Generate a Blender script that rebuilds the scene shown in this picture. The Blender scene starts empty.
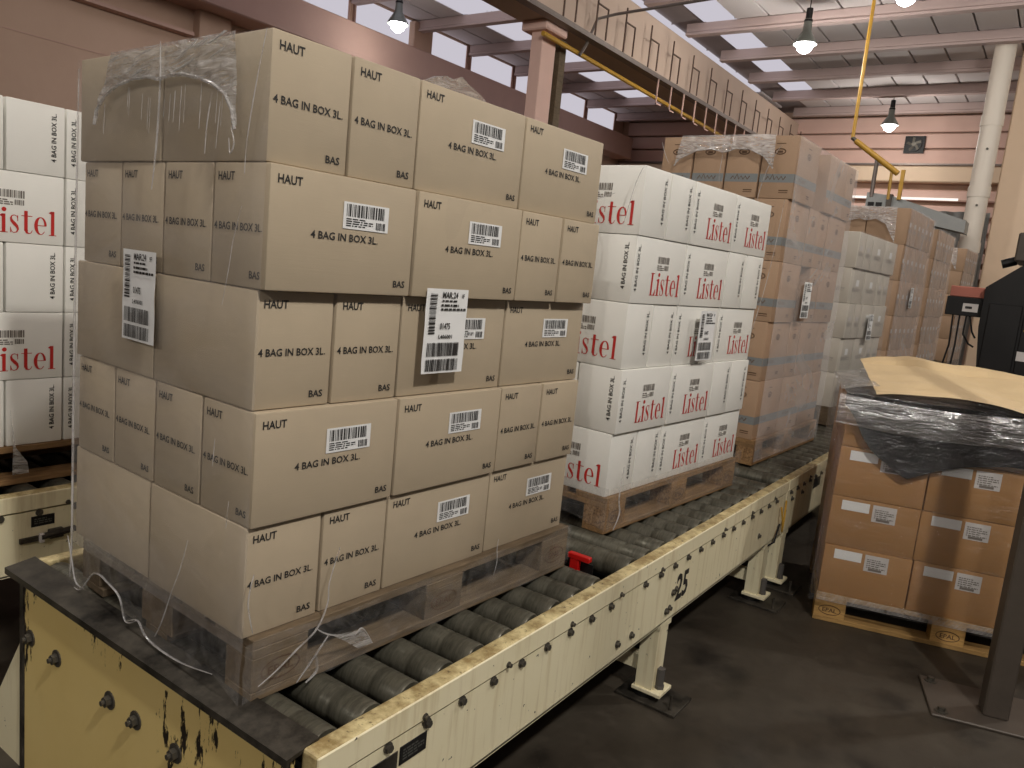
import bpy, bmesh, math, random
from mathutils import Vector, Matrix, noise
random.seed(7)
sc = bpy.context.scene
COL = sc.collection

# ------------------------------------------------------------------ camera
cam_d = bpy.data.cameras.new('camera'); cam = bpy.data.objects.new('camera', cam_d); COL.objects.link(cam)
_R = Vector((0.80930219, 0.57905326, 0.09862702)); _U = Vector((-0.16857381, 0.06811808, 0.9833325)); _F = Vector((-0.5626836, 0.81243907, -0.15274132))
cam.matrix_world = Matrix(((_R.x, _U.x, -_F.x, 1.2825), (_R.y, _U.y, -_F.y, -0.9597), (_R.z, _U.z, -_F.z, 1.605), (0, 0, 0, 1)))
cam_d.sensor_width = 36; cam_d.sensor_fit = 'HORIZONTAL'; cam_d.lens = 773.9 / 1024 * 36
cam_d.clip_start = 0.05; cam_d.clip_end = 200
sc.camera = cam

# ------------------------------------------------------------------ world, exposure
w = bpy.data.worlds.new('world'); sc.world = w; w.use_nodes = True
w.node_tree.nodes['Background'].inputs[0].default_value = (1.0, 0.93, 0.88, 1)
w.node_tree.nodes['Background'].inputs[1].default_value = 0.10
sc.view_settings.view_transform = 'Standard'; sc.view_settings.look = 'None'
sc.view_settings.gamma = 1; sc.view_settings.use_curve_mapping = False
sc.view_settings.exposure = 0.0
sc.cycles.use_denoising = True
sc.cycles.max_bounces = 8; sc.cycles.diffuse_bounces = 3; sc.cycles.glossy_bounces = 3; sc.cycles.transparent_max_bounces = 16
sc.cycles.caustics_reflective = False; sc.cycles.caustics_refractive = False
LAMP_W = 330
# high bay lamps of the hall: (x, y, z, built fixture in view, power)
LAMPS = [(3.4, -0.9, 5.5, 1.8), (3.4, 5.3, 5.5, 1.0), (3.4, -7.1, 5.5, 1.0), (-2.7, -0.5, 5.5, 0.45), (-2.75, 5.7, 5.5, 0.12),
         (-2.75, 12.0, 5.5, 0.28), (-2.58, 18.3, 5.5, 0.28), (-8.84, 9.14, 5.5, 0.06), (3.4, 11.6, 5.5, 0.6), (-1.1, 10.64, 5.62, 0.12), (-2.7, -6.8, 5.5, 0.6)]

# ------------------------------------------------------------------ materials
M = {}
def srgb(r, g, b):
    f = lambda c: (c / 255 / 12.92) if c / 255 <= 0.04045 else ((c / 255 + 0.055) / 1.055) ** 2.4
    return (f(r), f(g), f(b), 1)
class NT:
    def __init__(s, name):
        s.m = bpy.data.materials.new(name); s.m.use_nodes = True; s.t = s.m.node_tree; s.n = s.t.nodes
        s.b = s.n['Principled BSDF']; s.out = s.n['Material Output']; M[name] = s.m
        s.tc = s.n.new('ShaderNodeTexCoord')
    def new(s, t, **k):
        x = s.n.new(t)
        for a, v in k.items(): setattr(x, a, v)
        return x
    def link(s, a, b): s.t.links.new(a, b)
    def mapping(s, scale, coord='Object'):
        m = s.new('ShaderNodeMapping'); m.inputs['Scale'].default_value = scale
        s.link(s.tc.outputs[coord], m.inputs[0]); return m.outputs[0]
    def noise(s, scale, detail=3, rough=.6, vec=None, dist=0):
        x = s.new('ShaderNodeTexNoise'); x.inputs['Scale'].default_value = scale; x.inputs['Detail'].default_value = detail
        x.inputs['Roughness'].default_value = rough; x.inputs['Distortion'].default_value = dist
        s.link(vec if vec else s.tc.outputs['Object'], x.inputs['Vector']); return x.outputs[0]
    def ramp(s, fac, stops):
        x = s.new('ShaderNodeValToRGB'); e = x.color_ramp.elements
        e[0].position, e[0].color = stops[0]; e[1].position, e[1].color = stops[-1]
        for p, c in stops[1:-1]: q = e.new(p); q.color = c
        s.link(fac, x.inputs[0]); return x.outputs[0]
    def mix(s, fac, a, b, mode='MIX'):
        x = s.new('ShaderNodeMix', data_type='RGBA', blend_type=mode)
        for sock, v in ((x.inputs[0], fac), (x.inputs[6], a), (x.inputs[7], b)):
            if hasattr(v, 'is_output'): s.link(v, sock)
            else: sock.default_value = v
        return x.outputs[2]
    def bump(s, h, strength, dist=.01):
        x = s.new('ShaderNodeBump'); x.inputs['Strength'].default_value = strength; x.inputs['Distance'].default_value = dist
        s.link(h, x.inputs['Height']); s.link(x.outputs[0], s.b.inputs['Normal']); return x.outputs[0]
    def base(s, c, rough=.6, metal=0, spec=.4):
        if hasattr(c, 'is_output'): s.link(c, s.b.inputs['Base Color'])
        else: s.b.inputs['Base Color'].default_value = c
        if hasattr(rough, 'is_output'): s.link(rough, s.b.inputs['Roughness'])
        else: s.b.inputs['Roughness'].default_value = rough
        s.b.inputs['Metallic'].default_value = metal; s.b.inputs['Specular IOR Level'].default_value = spec
def scale_c(c, k): return (c[0] * k, c[1] * k, c[2] * k, 1)
def m_card(name, c, var=.06, rough=.62, spec=.35):
    n = NT(name); v = n.mapping((3, 3, 60)); a = n.noise(6, 4); b = n.noise(5, 2, vec=v)
    oi = n.new('ShaderNodeObjectInfo')
    c1 = n.mix(a, scale_c(c, 1 - var * 1.6), scale_c(c, 1 + var * 1.2))
    c2 = n.mix(oi.outputs['Random'], scale_c((1, 1, 1), 1 - var), scale_c((1, 1, 1), 1 + var * .5))
    n.base(n.mix(1.0, c1, c2, 'MULTIPLY'), rough, 0, spec); n.bump(b, .06, .004); return n.m
def m_plain(name, c, rough=.6, metal=0, spec=.4, var=.1, sc_=8):
    n = NT(name); a = n.noise(sc_, 4); n.base(n.mix(a, scale_c(c, 1 - var), scale_c(c, 1 + var)), rough, metal, spec); return n.m
def m_emit(name, c, st):
    n = NT(name); e = n.new('ShaderNodeEmission'); e.inputs[0].default_value = c; e.inputs[1].default_value = st
    n.link(e.outputs[0], n.out.inputs[0]); return n.m
def m_film(name, haze=.06, gloss=.10, rough=.16, bump=.4, bscale=(6, 6, 30), tint=(1, 1, 1, 1), nd=1.5, flat=.4, wh=.85, trl=.4):
    n = NT(name); n.n.remove(n.b)
    v = n.mapping(bscale); h = n.noise(1.0, 4, .6, vec=v, dist=nd)
    bp = n.new('ShaderNodeBump'); bp.inputs['Strength'].default_value = bump; bp.inputs['Distance'].default_value = .01; n.link(h, bp.inputs['Height'])
    tr = n.new('ShaderNodeBsdfTransparent'); tr.inputs[0].default_value = tint
    gl = n.new('ShaderNodeBsdfGlossy'); gl.inputs['Roughness'].default_value = rough; n.link(bp.outputs[0], gl.inputs['Normal'])
    df = n.new('ShaderNodeBsdfDiffuse'); df.inputs[0].default_value = (wh, wh * .98, wh * .965, 1); n.link(bp.outputs[0], df.inputs['Normal'])
    tl = n.new('ShaderNodeBsdfTranslucent'); tl.inputs[0].default_value = (.85, .83, .82, 1)
    ad = n.new('ShaderNodeMixShader'); ad.inputs[0].default_value = trl; n.link(df.outputs[0], ad.inputs[1]); n.link(tl.outputs[0], ad.inputs[2])
    lw = n.new('ShaderNodeLayerWeight'); lw.inputs['Blend'].default_value = .5; n.link(bp.outputs[0], lw.inputs['Normal'])
    pw = n.new('ShaderNodeMath', operation='POWER'); pw.inputs[1].default_value = 4; n.link(lw.outputs['Facing'], pw.inputs[0])
    mu = n.new('ShaderNodeMath', operation='MULTIPLY'); mu.inputs[1].default_value = gloss * 5; n.link(pw.outputs[0], mu.inputs[0])
    ma = n.new('ShaderNodeMath', operation='ADD'); ma.inputs[1].default_value = gloss; n.link(mu.outputs[0], ma.inputs[0]); ma.use_clamp = True
    hz = n.ramp(h, [(.35, (haze * flat,) * 3 + (1,)), (.7, (min(1, haze * (1.9 if flat < .5 else 1.3)),) * 3 + (1,))])
    m1 = n.new('ShaderNodeMixShader'); n.link(hz, m1.inputs[0]); n.link(tr.outputs[0], m1.inputs[1]); n.link(ad.outputs[0], m1.inputs[2])
    m2 = n.new('ShaderNodeMixShader'); n.link(ma.outputs[0], m2.inputs[0]); n.link(m1.outputs[0], m2.inputs[1]); n.link(gl.outputs[0], m2.inputs[2])
    n.link(m2.outputs[0], n.out.inputs[0]); return n.m

m_card('kraft', srgb(184, 168, 143))
m_card('kraft2', srgb(172, 142, 114))
m_card('kraft3', srgb(170, 126, 78))
m_card('whitecard', srgb(236, 234, 226), .03, .45)
m_card('greycard', srgb(200, 193, 180), .04, .5)
m_plain('ink', srgb(42, 40, 38), .6); m_plain('greyink', srgb(112, 104, 96), .6); m_plain('paleink', srgb(150, 145, 140), .6)
m_plain('red_ink', srgb(190, 40, 34), .5, var=.12); m_plain('pale_red', srgb(214, 120, 112), .5)
m_plain('paper', srgb(236, 236, 234), .5, var=.03); m_plain('blue_ink', srgb(124, 128, 128), .6); m_plain('brown_ink', srgb(92, 66, 44), .7)
m_plain('sticker_grey', srgb(205, 200, 196), .5)
# wood
def m_wood(name, c, var=.25):
    n = NT(name); v = n.mapping((30, 3, 30)); a = n.noise(2.5, 5, .65, vec=v, dist=.6); b = n.noise(3, 3)
    oi = n.new('ShaderNodeObjectInfo')
    c1 = n.mix(n.ramp(a, [(.3, (0, 0, 0, 1)), (.7, (1, 1, 1, 1))]), scale_c(c, 1 - var * 1.5), scale_c(c, 1 + var))
    c1 = n.mix(n.ramp(b, [(.45, (0, 0, 0, 1)), (.75, (.6, .6, .6, 1))]), c1, scale_c(c, .45))
    c2 = n.mix(oi.outputs['Random'], (.75, .75, .75, 1), (1.15, 1.12, 1.05, 1))
    n.base(n.mix(1.0, c1, c2, 'MULTIPLY'), .75, 0, .2); n.bump(a, .25, .004)
m_wood('wood_old', srgb(120, 104, 84)); m_wood('wood_new', srgb(196, 156, 98)); m_wood('wood_mid', srgb(150, 118, 82))
n = NT('chipboard'); a = n.noise(120, 4, .7); n.base(n.ramp(a, [(.3, srgb(70, 50, 34)), (.5, srgb(140, 108, 74)), (.75, srgb(176, 144, 104))]), .8, 0, .2); n.bump(a, .4, .004)
# painted metals
n = NT('cream_paint'); a = n.noise(5, 5, .65); v = n.mapping((16, 16, 1.2)); st = n.noise(2, 4, .6, vec=v); sp = n.noise(38, 3, .6)
c = n.mix(a, srgb(234, 223, 184), srgb(244, 235, 202))
c = n.mix(n.ramp(st, [(.52, (0, 0, 0, 1)), (.8, (.55, .55, .55, 1))]), c, srgb(176, 148, 92))
c = n.mix(n.ramp(sp, [(.70, (0, 0, 0, 1)), (.73, (1, 1, 1, 1))]), c, srgb(70, 58, 42)); n.base(c, .42, 0, .45); n.bump(a, .1, .004)
n = NT('dirty_cream'); a = n.noise(14, 6, .7); b = n.noise(60, 3, .6)
c = n.mix(n.ramp(a, [(.38, (0, 0, 0, 1)), (.62, (1, 1, 1, 1))]), srgb(222, 206, 156), srgb(150, 128, 84))
c = n.mix(n.ramp(b, [(.62, (0, 0, 0, 1)), (.7, (.8, .8, .8, 1))]), c, srgb(86, 70, 46)); n.base(c, .5, 0, .4); n.bump(b, .15, .003)
n = NT('peeled_mustard'); v = n.mapping((9, 9, 2.4)); a = n.noise(2.2, 6, .72, vec=v); b = n.noise(3, 4); v2 = n.mapping((1.1, 1, 1)); g = n.noise(1.7, 2, .4, vec=v2)
c = n.mix(b, srgb(220, 192, 118), srgb(230, 207, 142))
mm = n.new('ShaderNodeMath', operation='MULTIPLY'); n.link(a, mm.inputs[0]); n.link(g, mm.inputs[1])
pk = n.ramp(mm.outputs[0], [(.30, (0, 0, 0, 1)), (.31, (1, 1, 1, 1))])
c = n.mix(pk, c, srgb(34, 27, 20)); n.base(c, .5, 0, .4); n.bump(pk, .3, .002)
n = NT('dark_steel'); a = n.noise(9, 6, .7); n.base(n.mix(n.ramp(a, [(.35, (0, 0, 0, 1)), (.7, (1, 1, 1, 1))]), srgb(30, 28, 26), srgb(98, 92, 82)), n.ramp(a, [(.3, (.3,) * 3 + (1,)), (.7, (.6,) * 3 + (1,))]), .6, .5); n.bump(a, .15, .003)
n = NT('roller_steel'); v = n.mapping((40, 3, 3)); a = n.noise(1.6, 6, .72, vec=v, dist=.8); v3 = n.mapping((60, 14, 14)); b = n.noise(1.5, 5, .7, vec=v3)
c = n.mix(a, srgb(58, 56, 47), srgb(128, 125, 110)); c = n.mix(n.ramp(b, [(.36, (.35, .35, .35, 1)), (.56, (1, 1, 1, 1))]), srgb(62, 59, 50), c)
n.base(c, n.ramp(a, [(.3, (.55,) * 3 + (1,)), (.7, (.28,) * 3 + (1,))]), .5, .5); n.bump(b, .12, .002)
m_plain('bolt_metal', srgb(92, 88, 80), .45, .6, .5, .3, 60)
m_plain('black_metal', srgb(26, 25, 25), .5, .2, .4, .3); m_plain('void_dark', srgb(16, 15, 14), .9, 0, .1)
m_plain('post_grey', srgb(82, 74, 66), .45, .2, .4, .2, 12); m_plain('grey_paint', srgb(148, 150, 148), .5, 0, .4, .1); m_plain('red_paint', srgb(190, 22, 18), .4)
m_plain('yellow_paint', srgb(190, 146, 52), .4, 0, .5, .15); m_plain('yellow_sticker', srgb(240, 210, 40), .5); m_plain('grey_rubber', srgb(86, 82, 78), .7)
m_plain('lamp_shell', srgb(120, 124, 118), .35, .5, .5); m_plain('cable', srgb(20, 20, 20), .6); m_plain('pink_carton', srgb(176, 108, 92), .6)
m_plain('plate_grey', srgb(96, 96, 90), .5, .2, .4, .4, 90)
# building
n = NT('pink_wall'); a = n.noise(1.2, 5, .6); n.base(n.mix(a, srgb(186, 156, 136), srgb(204, 174, 154)), .8, 0, .25); n.bump(n.noise(30, 3), .08, .01)
m_plain('pink_beam', srgb(196, 162, 148), .7, 0, .3, .08, 2); m_plain('pale_pink', srgb(222, 186, 172), .7, 0, .3, .06, 3); m_plain('cream_wall', srgb(230, 204, 176), .7, 0, .3, .05, 2)
m_plain('ceiling_white', srgb(204, 196, 194), .8, 0, .2, .06, 1.5); m_plain('purlin', srgb(182, 162, 157), .7, 0, .3, .06, 2); m_plain('slab', srgb(150, 140, 138), .9)
m_plain('girder', srgb(196, 174, 156), .75, 0, .3, .06, 2); m_plain('pipe_white', srgb(226, 216, 202), .5, 0, .4, .05, 2); m_plain('tray_metal', srgb(128, 118, 112), .5, .5)
m_plain('dark_rust', srgb(96, 76, 64), .6, .2)
m_emit('skylight', (.93, .88, .98, 1), .62); m_emit('lamp_glow', (1, 1, .97, 1), 22)
m_emit('far_glow', (1, .93, .85, 1), 1.2)
n = NT('floor_concrete'); a = n.noise(1.4, 6, .65); b = n.noise(7, 6, .7); s_ = n.noise(2.6, 3, .5)
c = n.mix(a, srgb(50, 44, 37), srgb(72, 65, 55)); c = n.mix(n.ramp(s_, [(.52, (0, 0, 0, 1)), (.66, (.8,) * 3 + (1,))]), c, srgb(32, 28, 23))
c = n.mix(n.ramp(b, [(.5, (0, 0, 0, 1)), (.8, (.5,) * 3 + (1,))]), c, srgb(88, 80, 68)); n.base(c, n.ramp(b, [(.3, (.4,) * 3 + (1,)), (.7, (.65,) * 3 + (1,))]), 0, .35); n.bump(b, .08, .004)
# films
m_film('film_clear', .012, .012, .10, .10, (3, 3, 8))
m_film('film_haze', .135, .015, .16, .05, (2, 2, 4))
m_film('film_crumple', .46, .16, .13, .9, (7, 7, 34), nd=2.5)
m_film('film_skirt', .09, .05, .14, .6, (14, 14, 10), nd=2)
m_film('film_far', .25, .035, .20, .15, (2, 2, 3), (.99, .97, .97, 1), nd=.8, flat=.7, wh=.96, trl=.12)
m_film('film_pale', .10, .05, .16, .25, (3, 3, 3), nd=.8, flat=.6, wh=.95, trl=.12)
m_film('film_shiny', .22, .30, .16, .8, (5, 5, 40), nd=2)
m_film('film_tight', .03, .06, .10, .7, (4, 4, 46))
m_film('film_strand_and_glint', .42, .12, .2, .3, (9, 9, 9))
n = NT('black_film'); a = n.noise(9, 4, .6, dist=2); n.base(srgb(30, 28, 27), .22, 0, .5); n.bump(a, .7, .02)
n = NT('kraft_paper'); a = n.noise(5, 4, .6); n.base(n.mix(a, srgb(208, 180, 136), srgb(222, 198, 156)), .7, 0, .3); n.bump(a, .2, .01)

# ------------------------------------------------------------------ mesh helpers
class MB:
    def __init__(s): s.v = []; s.f = []
    def add(s, vs, fs):
        o = len(s.v); s.v += [tuple(x) for x in vs]; s.f += [tuple(i + o for i in f) for f in fs]; return s
    def box(s, x0, x1, y0, y1, z0, z1):
        return s.add([(x0, y0, z0), (x1, y0, z0), (x1, y1, z0), (x0, y1, z0), (x0, y0, z1), (x1, y0, z1), (x1, y1, z1), (x0, y1, z1)],
                     [(0, 3, 2, 1), (4, 5, 6, 7), (0, 1, 5, 4), (1, 2, 6, 5), (2, 3, 7, 6), (3, 0, 4, 7)])
    def mb(s, o, mat=None):
        vs = [(mat @ Vector(p)) for p in o.v] if mat else o.v
        return s.add(vs, o.f)
    def bbox(s, x0, x1, y0, y1, z0, z1, b, seg=1):
        bm = bmesh.new(); bmesh.ops.create_cube(bm, size=1)
        for v in bm.verts: v.co = Vector(((x0 + x1) / 2 + v.co.x * (x1 - x0), (y0 + y1) / 2 + v.co.y * (y1 - y0), (z0 + z1) / 2 + v.co.z * (z1 - z0)))
        bmesh.ops.bevel(bm, geom=list(bm.edges), offset=b, segments=seg, profile=.5, affect='EDGES')
        bm.verts.index_update(); s.add([v.co[:] for v in bm.verts], [[v.index for v in f.verts] for f in bm.faces]); bm.free(); return s
    def cyl(s, p, q, r, n=12, r2=None, caps=True):
        p = Vector(p); q = Vector(q); d = (q - p).normalized(); a = d.orthogonal().normalized(); b = d.cross(a); r2 = r if r2 is None else r2
        vs = [p + (a * math.cos(t) + b * math.sin(t)) * r for t in [2 * math.pi * i / n for i in range(n)]] + [q + (a * math.cos(t) + b * math.sin(t)) * r2 for t in [2 * math.pi * i / n for i in range(n)]]
        fs = [(i, (i + 1) % n, n + (i + 1) % n, n + i) for i in range(n)]
        if caps: fs += [tuple(range(n - 1, -1, -1)), tuple(range(n, 2 * n))]
        return s.add(vs, fs)
    def tube(s, pts, r, n=6):
        pts = [Vector(p) for p in pts]; rs = r if isinstance(r, (list, tuple)) else [r] * len(pts)
        vs = []; a = None
        for i, p in enumerate(pts):
            d = (pts[min(i + 1, len(pts) - 1)] - pts[max(i - 1, 0)]).normalized()
            a = d.orthogonal().normalized() if a is None else (a - d * a.dot(d)).normalized()
            b = d.cross(a)
            vs += [p + (a * math.cos(2 * math.pi * k / n) + b * math.sin(2 * math.pi * k / n)) * rs[i] for k in range(n)]
        fs = [(i * n + k, i * n + (k + 1) % n, (i + 1) * n + (k + 1) % n, (i + 1) * n + k) for i in range(len(pts) - 1) for k in range(n)]
        fs += [tuple(range(n - 1, -1, -1)), tuple(range((len(pts) - 1) * n, len(pts) * n))]
        return s.add(vs, fs)
    def lathe(s, prof, n=20, c=(0, 0, 0)):
        vs = [(c[0] + r * math.cos(2 * math.pi * k / n), c[1] + r * math.sin(2 * math.pi * k / n), c[2] + z) for r, z in prof for k in range(n)]
        fs = [(i * n + k, i * n + (k + 1) % n, (i + 1) * n + (k + 1) % n, (i + 1) * n + k) for i in range(len(prof) - 1) for k in range(n)]
        return s.add(vs, fs)
    def prism(s, poly, y0, y1):          # poly in xz, extruded along y
        n = len(poly)
        return s.add([(x, y0, z) for x, z in poly] + [(x, y1, z) for x, z in poly], [tuple(range(n)), tuple(range(2 * n - 1, n - 1, -1))] + [(i, n + i, n + (i + 1) % n, (i + 1) % n) for i in range(n)])
    def grid(s, fn, nu, nv):
        return s.add([fn(i / nu, j / nv) for j in range(nv + 1) for i in range(nu + 1)], [(j * (nu + 1) + i, j * (nu + 1) + i + 1, (j + 1) * (nu + 1) + i + 1, (j + 1) * (nu + 1) + i) for j in range(nv) for i in range(nu)])
    def rect(s, x0, x1, z0, z1, y=0): return s.add([(x0, y, z0), (x1, y, z0), (x1, y, z1), (x0, y, z1)], [(0, 1, 2, 3)])
    def mesh(s, name, mat, smooth=False):
        me = bpy.data.meshes.new(name); me.from_pydata(s.v, [], s.f); me.materials.append(M[mat]); me.update()
        if smooth:
            me.polygons.foreach_set('use_smooth', [True] * len(me.polygons))
            try: me.set_sharp_from_angle(angle=math.radians(40))
            except Exception: pass
        return me
def link(name, me, parent=None, mw=None):
    o = bpy.data.objects.new(name, me); COL.objects.link(o)
    if parent: o.parent = parent
    if mw is not None: o.matrix_local = mw
    return o
def build(mb, name, mat, parent=None, mw=None, smooth=False): return link(name, mb.mesh(name, mat, smooth), parent, mw)
def tag(o, label=None, cat=None, group=None, kind=None):
    if label: o['label'] = label
    if cat: o['category'] = cat
    if group: o['group'] = group
    if kind: o['kind'] = kind
    return o
def empty(name, loc=(0, 0, 0), rz=0):
    o = bpy.data.objects.new(name, None); COL.objects.link(o); o.location = loc; o.rotation_euler = (0, 0, rz); o.empty_display_size = .1; return o
T = Matrix.Translation
def RZ(a): return Matrix.Rotation(a, 4, 'Z')
def frame(o, a): return T(o) @ RZ(a)

# ------------------------------------------------------------------ lettering
_tc = {}
def text_mb(s, size=1.0, bold=0.0):
    """flat lettering in the xz plane facing -y, left aligned at x=0, baseline z=0"""
    key = (s, bold)
    if key not in _tc:
        cu = bpy.data.curves.new('t', 'FONT'); cu.body = s; cu.size = 1; cu.resolution_u = 2; cu.offset = bold; cu.fill_mode = 'FRONT'
        ob = bpy.data.objects.new('t', cu); COL.objects.link(ob); dg = bpy.context.evaluated_depsgraph_get(); dg.update()
        me = bpy.data.meshes.new_from_object(ob.evaluated_get(dg))
        _tc[key] = ([v.co[:] for v in me.vertices], [tuple(p.vertices) for p in me.polygons], max(v.co.x for v in me.vertices), min(v.co.x for v in me.vertices))
        bpy.data.objects.remove(ob); bpy.data.curves.remove(cu); bpy.data.meshes.remove(me)
    vs, fs, w_, mn = _tc[key]; mb = MB(); mb.add([((x - mn) * size, 0, y * size) for x, y, z in vs], fs); mb.w = (w_ - mn) * size; return mb
def fit_text(s, width, height, bold=.02):
    dot = s.endswith('.'); t = text_mb(s.rstrip('.'), 1, bold)
    if dot: t.rect(t.w + .09, t.w + .21, 0, .12); t.w += .21
    zs = [p[2] for p in t.v]; hh = max(zs) - max(0, min(zs)); o = MB()
    o.add([(x * width / t.w, 0, z * height / hh) for x, y, z in t.v], t.f); return o
def ribbon(path, widths):
    mb = MB(); vs = []
    for i, p in enumerate(path):
        a = path[max(i - 1, 0)]; b = path[min(i + 1, len(path) - 1)]; dx, dz = b[0] - a[0], b[1] - a[1]; l = math.hypot(dx, dz) or 1
        nx, nz = -dz / l, dx / l; w_ = widths[i] / 2; vs += [(p[0] + nx * w_, 0, p[1] + nz * w_), (p[0] - nx * w_, 0, p[1] - nz * w_)]
    return mb.add(vs, [(2 * i, 2 * i + 1, 2 * i + 3, 2 * i + 2) for i in range(len(path) - 1)])
def listel(skip=''):
    """six red serif letters, x-height 1"""
    o = MB(); st = .18; th = .038
    def stem(x, z1, foot=True, head=True):
        o.rect(x, x + st, 0, z1)
        if foot: o.rect(x - .11, x + st + .11, 0, th)
        if head: o.add([(x - .13, 0, z1 - .10), (x, 0, z1 - .16), (x + st, 0, z1), (x, 0, z1)], [(0, 1, 2, 3)])
    # L
    o.rect(.10, .10 + st, 0, 1.32); o.rect(0, .46, 1.32 - th, 1.32); o.rect(0, .66, 0, th); o.add([(.66, 0, 0), (.70, 0, .38), (.66, 0, .38), (.46, 0, th)], [(0, 1, 2, 3)])
    # i
    stem(.86, 1.0); n = 14; o.add([(.97 + .12 * math.cos(2 * math.pi * k / n), 0, 1.24 + .12 * math.sin(2 * math.pi * k / n)) for k in range(n)], [tuple(range(n))])
    # s
    pts = [(1.66, .74), (1.62, .92), (1.48, .98), (1.36, .93), (1.31, .80), (1.35, .66), (1.48, .52), (1.61, .38), (1.67, .22), (1.60, .07), (1.46, .02), (1.34, .08), (1.29, .28)]
    o.mb(ribbon(pts, [.025, .04, .04, .06, .10, .15, .18, .16, .10, .06, .04, .04, .025])); o.rect(1.635, 1.67, .66, .98); o.rect(1.275, 1.31, .02, .32)
    # t
    o.rect(1.98, 1.98 + st, .16, 1.26); o.rect(1.84, 2.40, 1 - th, 1.0); o.mb(ribbon([(2.09, .20), (2.12, .07), (2.22, .03), (2.33, .07), (2.40, .22)], [.17, .12, .06, .04, .03]))
    # e
    cx, cz = 2.84, .5; pts = []; ws = []
    for k in range(25):
        a = math.radians(2 + k * (318 / 24)); pts.append((cx + .25 * math.cos(a), cz + .47 * math.sin(a))); ws.append(.038 + .145 * max(0, -math.cos(a)) ** 1.2 + .09 * max(0, math.cos(a)) * (1 if a < math.pi else 0))
    o.mb(ribbon(pts, ws)); o.rect(2.66, 3.13, .5, .5 + th)
    # l
    stem(3.38, 1.36)
    return o, 3.75
LIST_MB, LIST_W = listel()
def barcode(wd, ht, seed, n=30):
    rd = random.Random(seed); mb = MB(); x = 0; ps = []
    while x < wd - .001:
        a = rd.choice([1, 1, 2, 3]) * wd / n / 2.2; b = rd.choice([1, 1, 2]) * wd / n / 2.2
        if x + a > wd: break
        ps.append((x, x + a)); x += a + b
    for a, b in ps: mb.rect(a, b, 0, ht)
    return mb
def fine_lines(wd, ht, rows, seed):
    rd = random.Random(seed); mb = MB(); rh = ht / rows
    for r in range(rows):
        x = 0
        while x < wd:
            a = rd.uniform(.004, .02); e = min(x + a, wd * (1 if r % 3 else .7))
            if e > x: mb.rect(x, e, ht - (r + 1) * rh + rh * .3, ht - (r + 1) * rh + rh * .85)
            x += a + .003
    return mb
def XZ(x, y, z, rz=0): return T((x, y, z)) @ RZ(rz)
EPS = .0012

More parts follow.
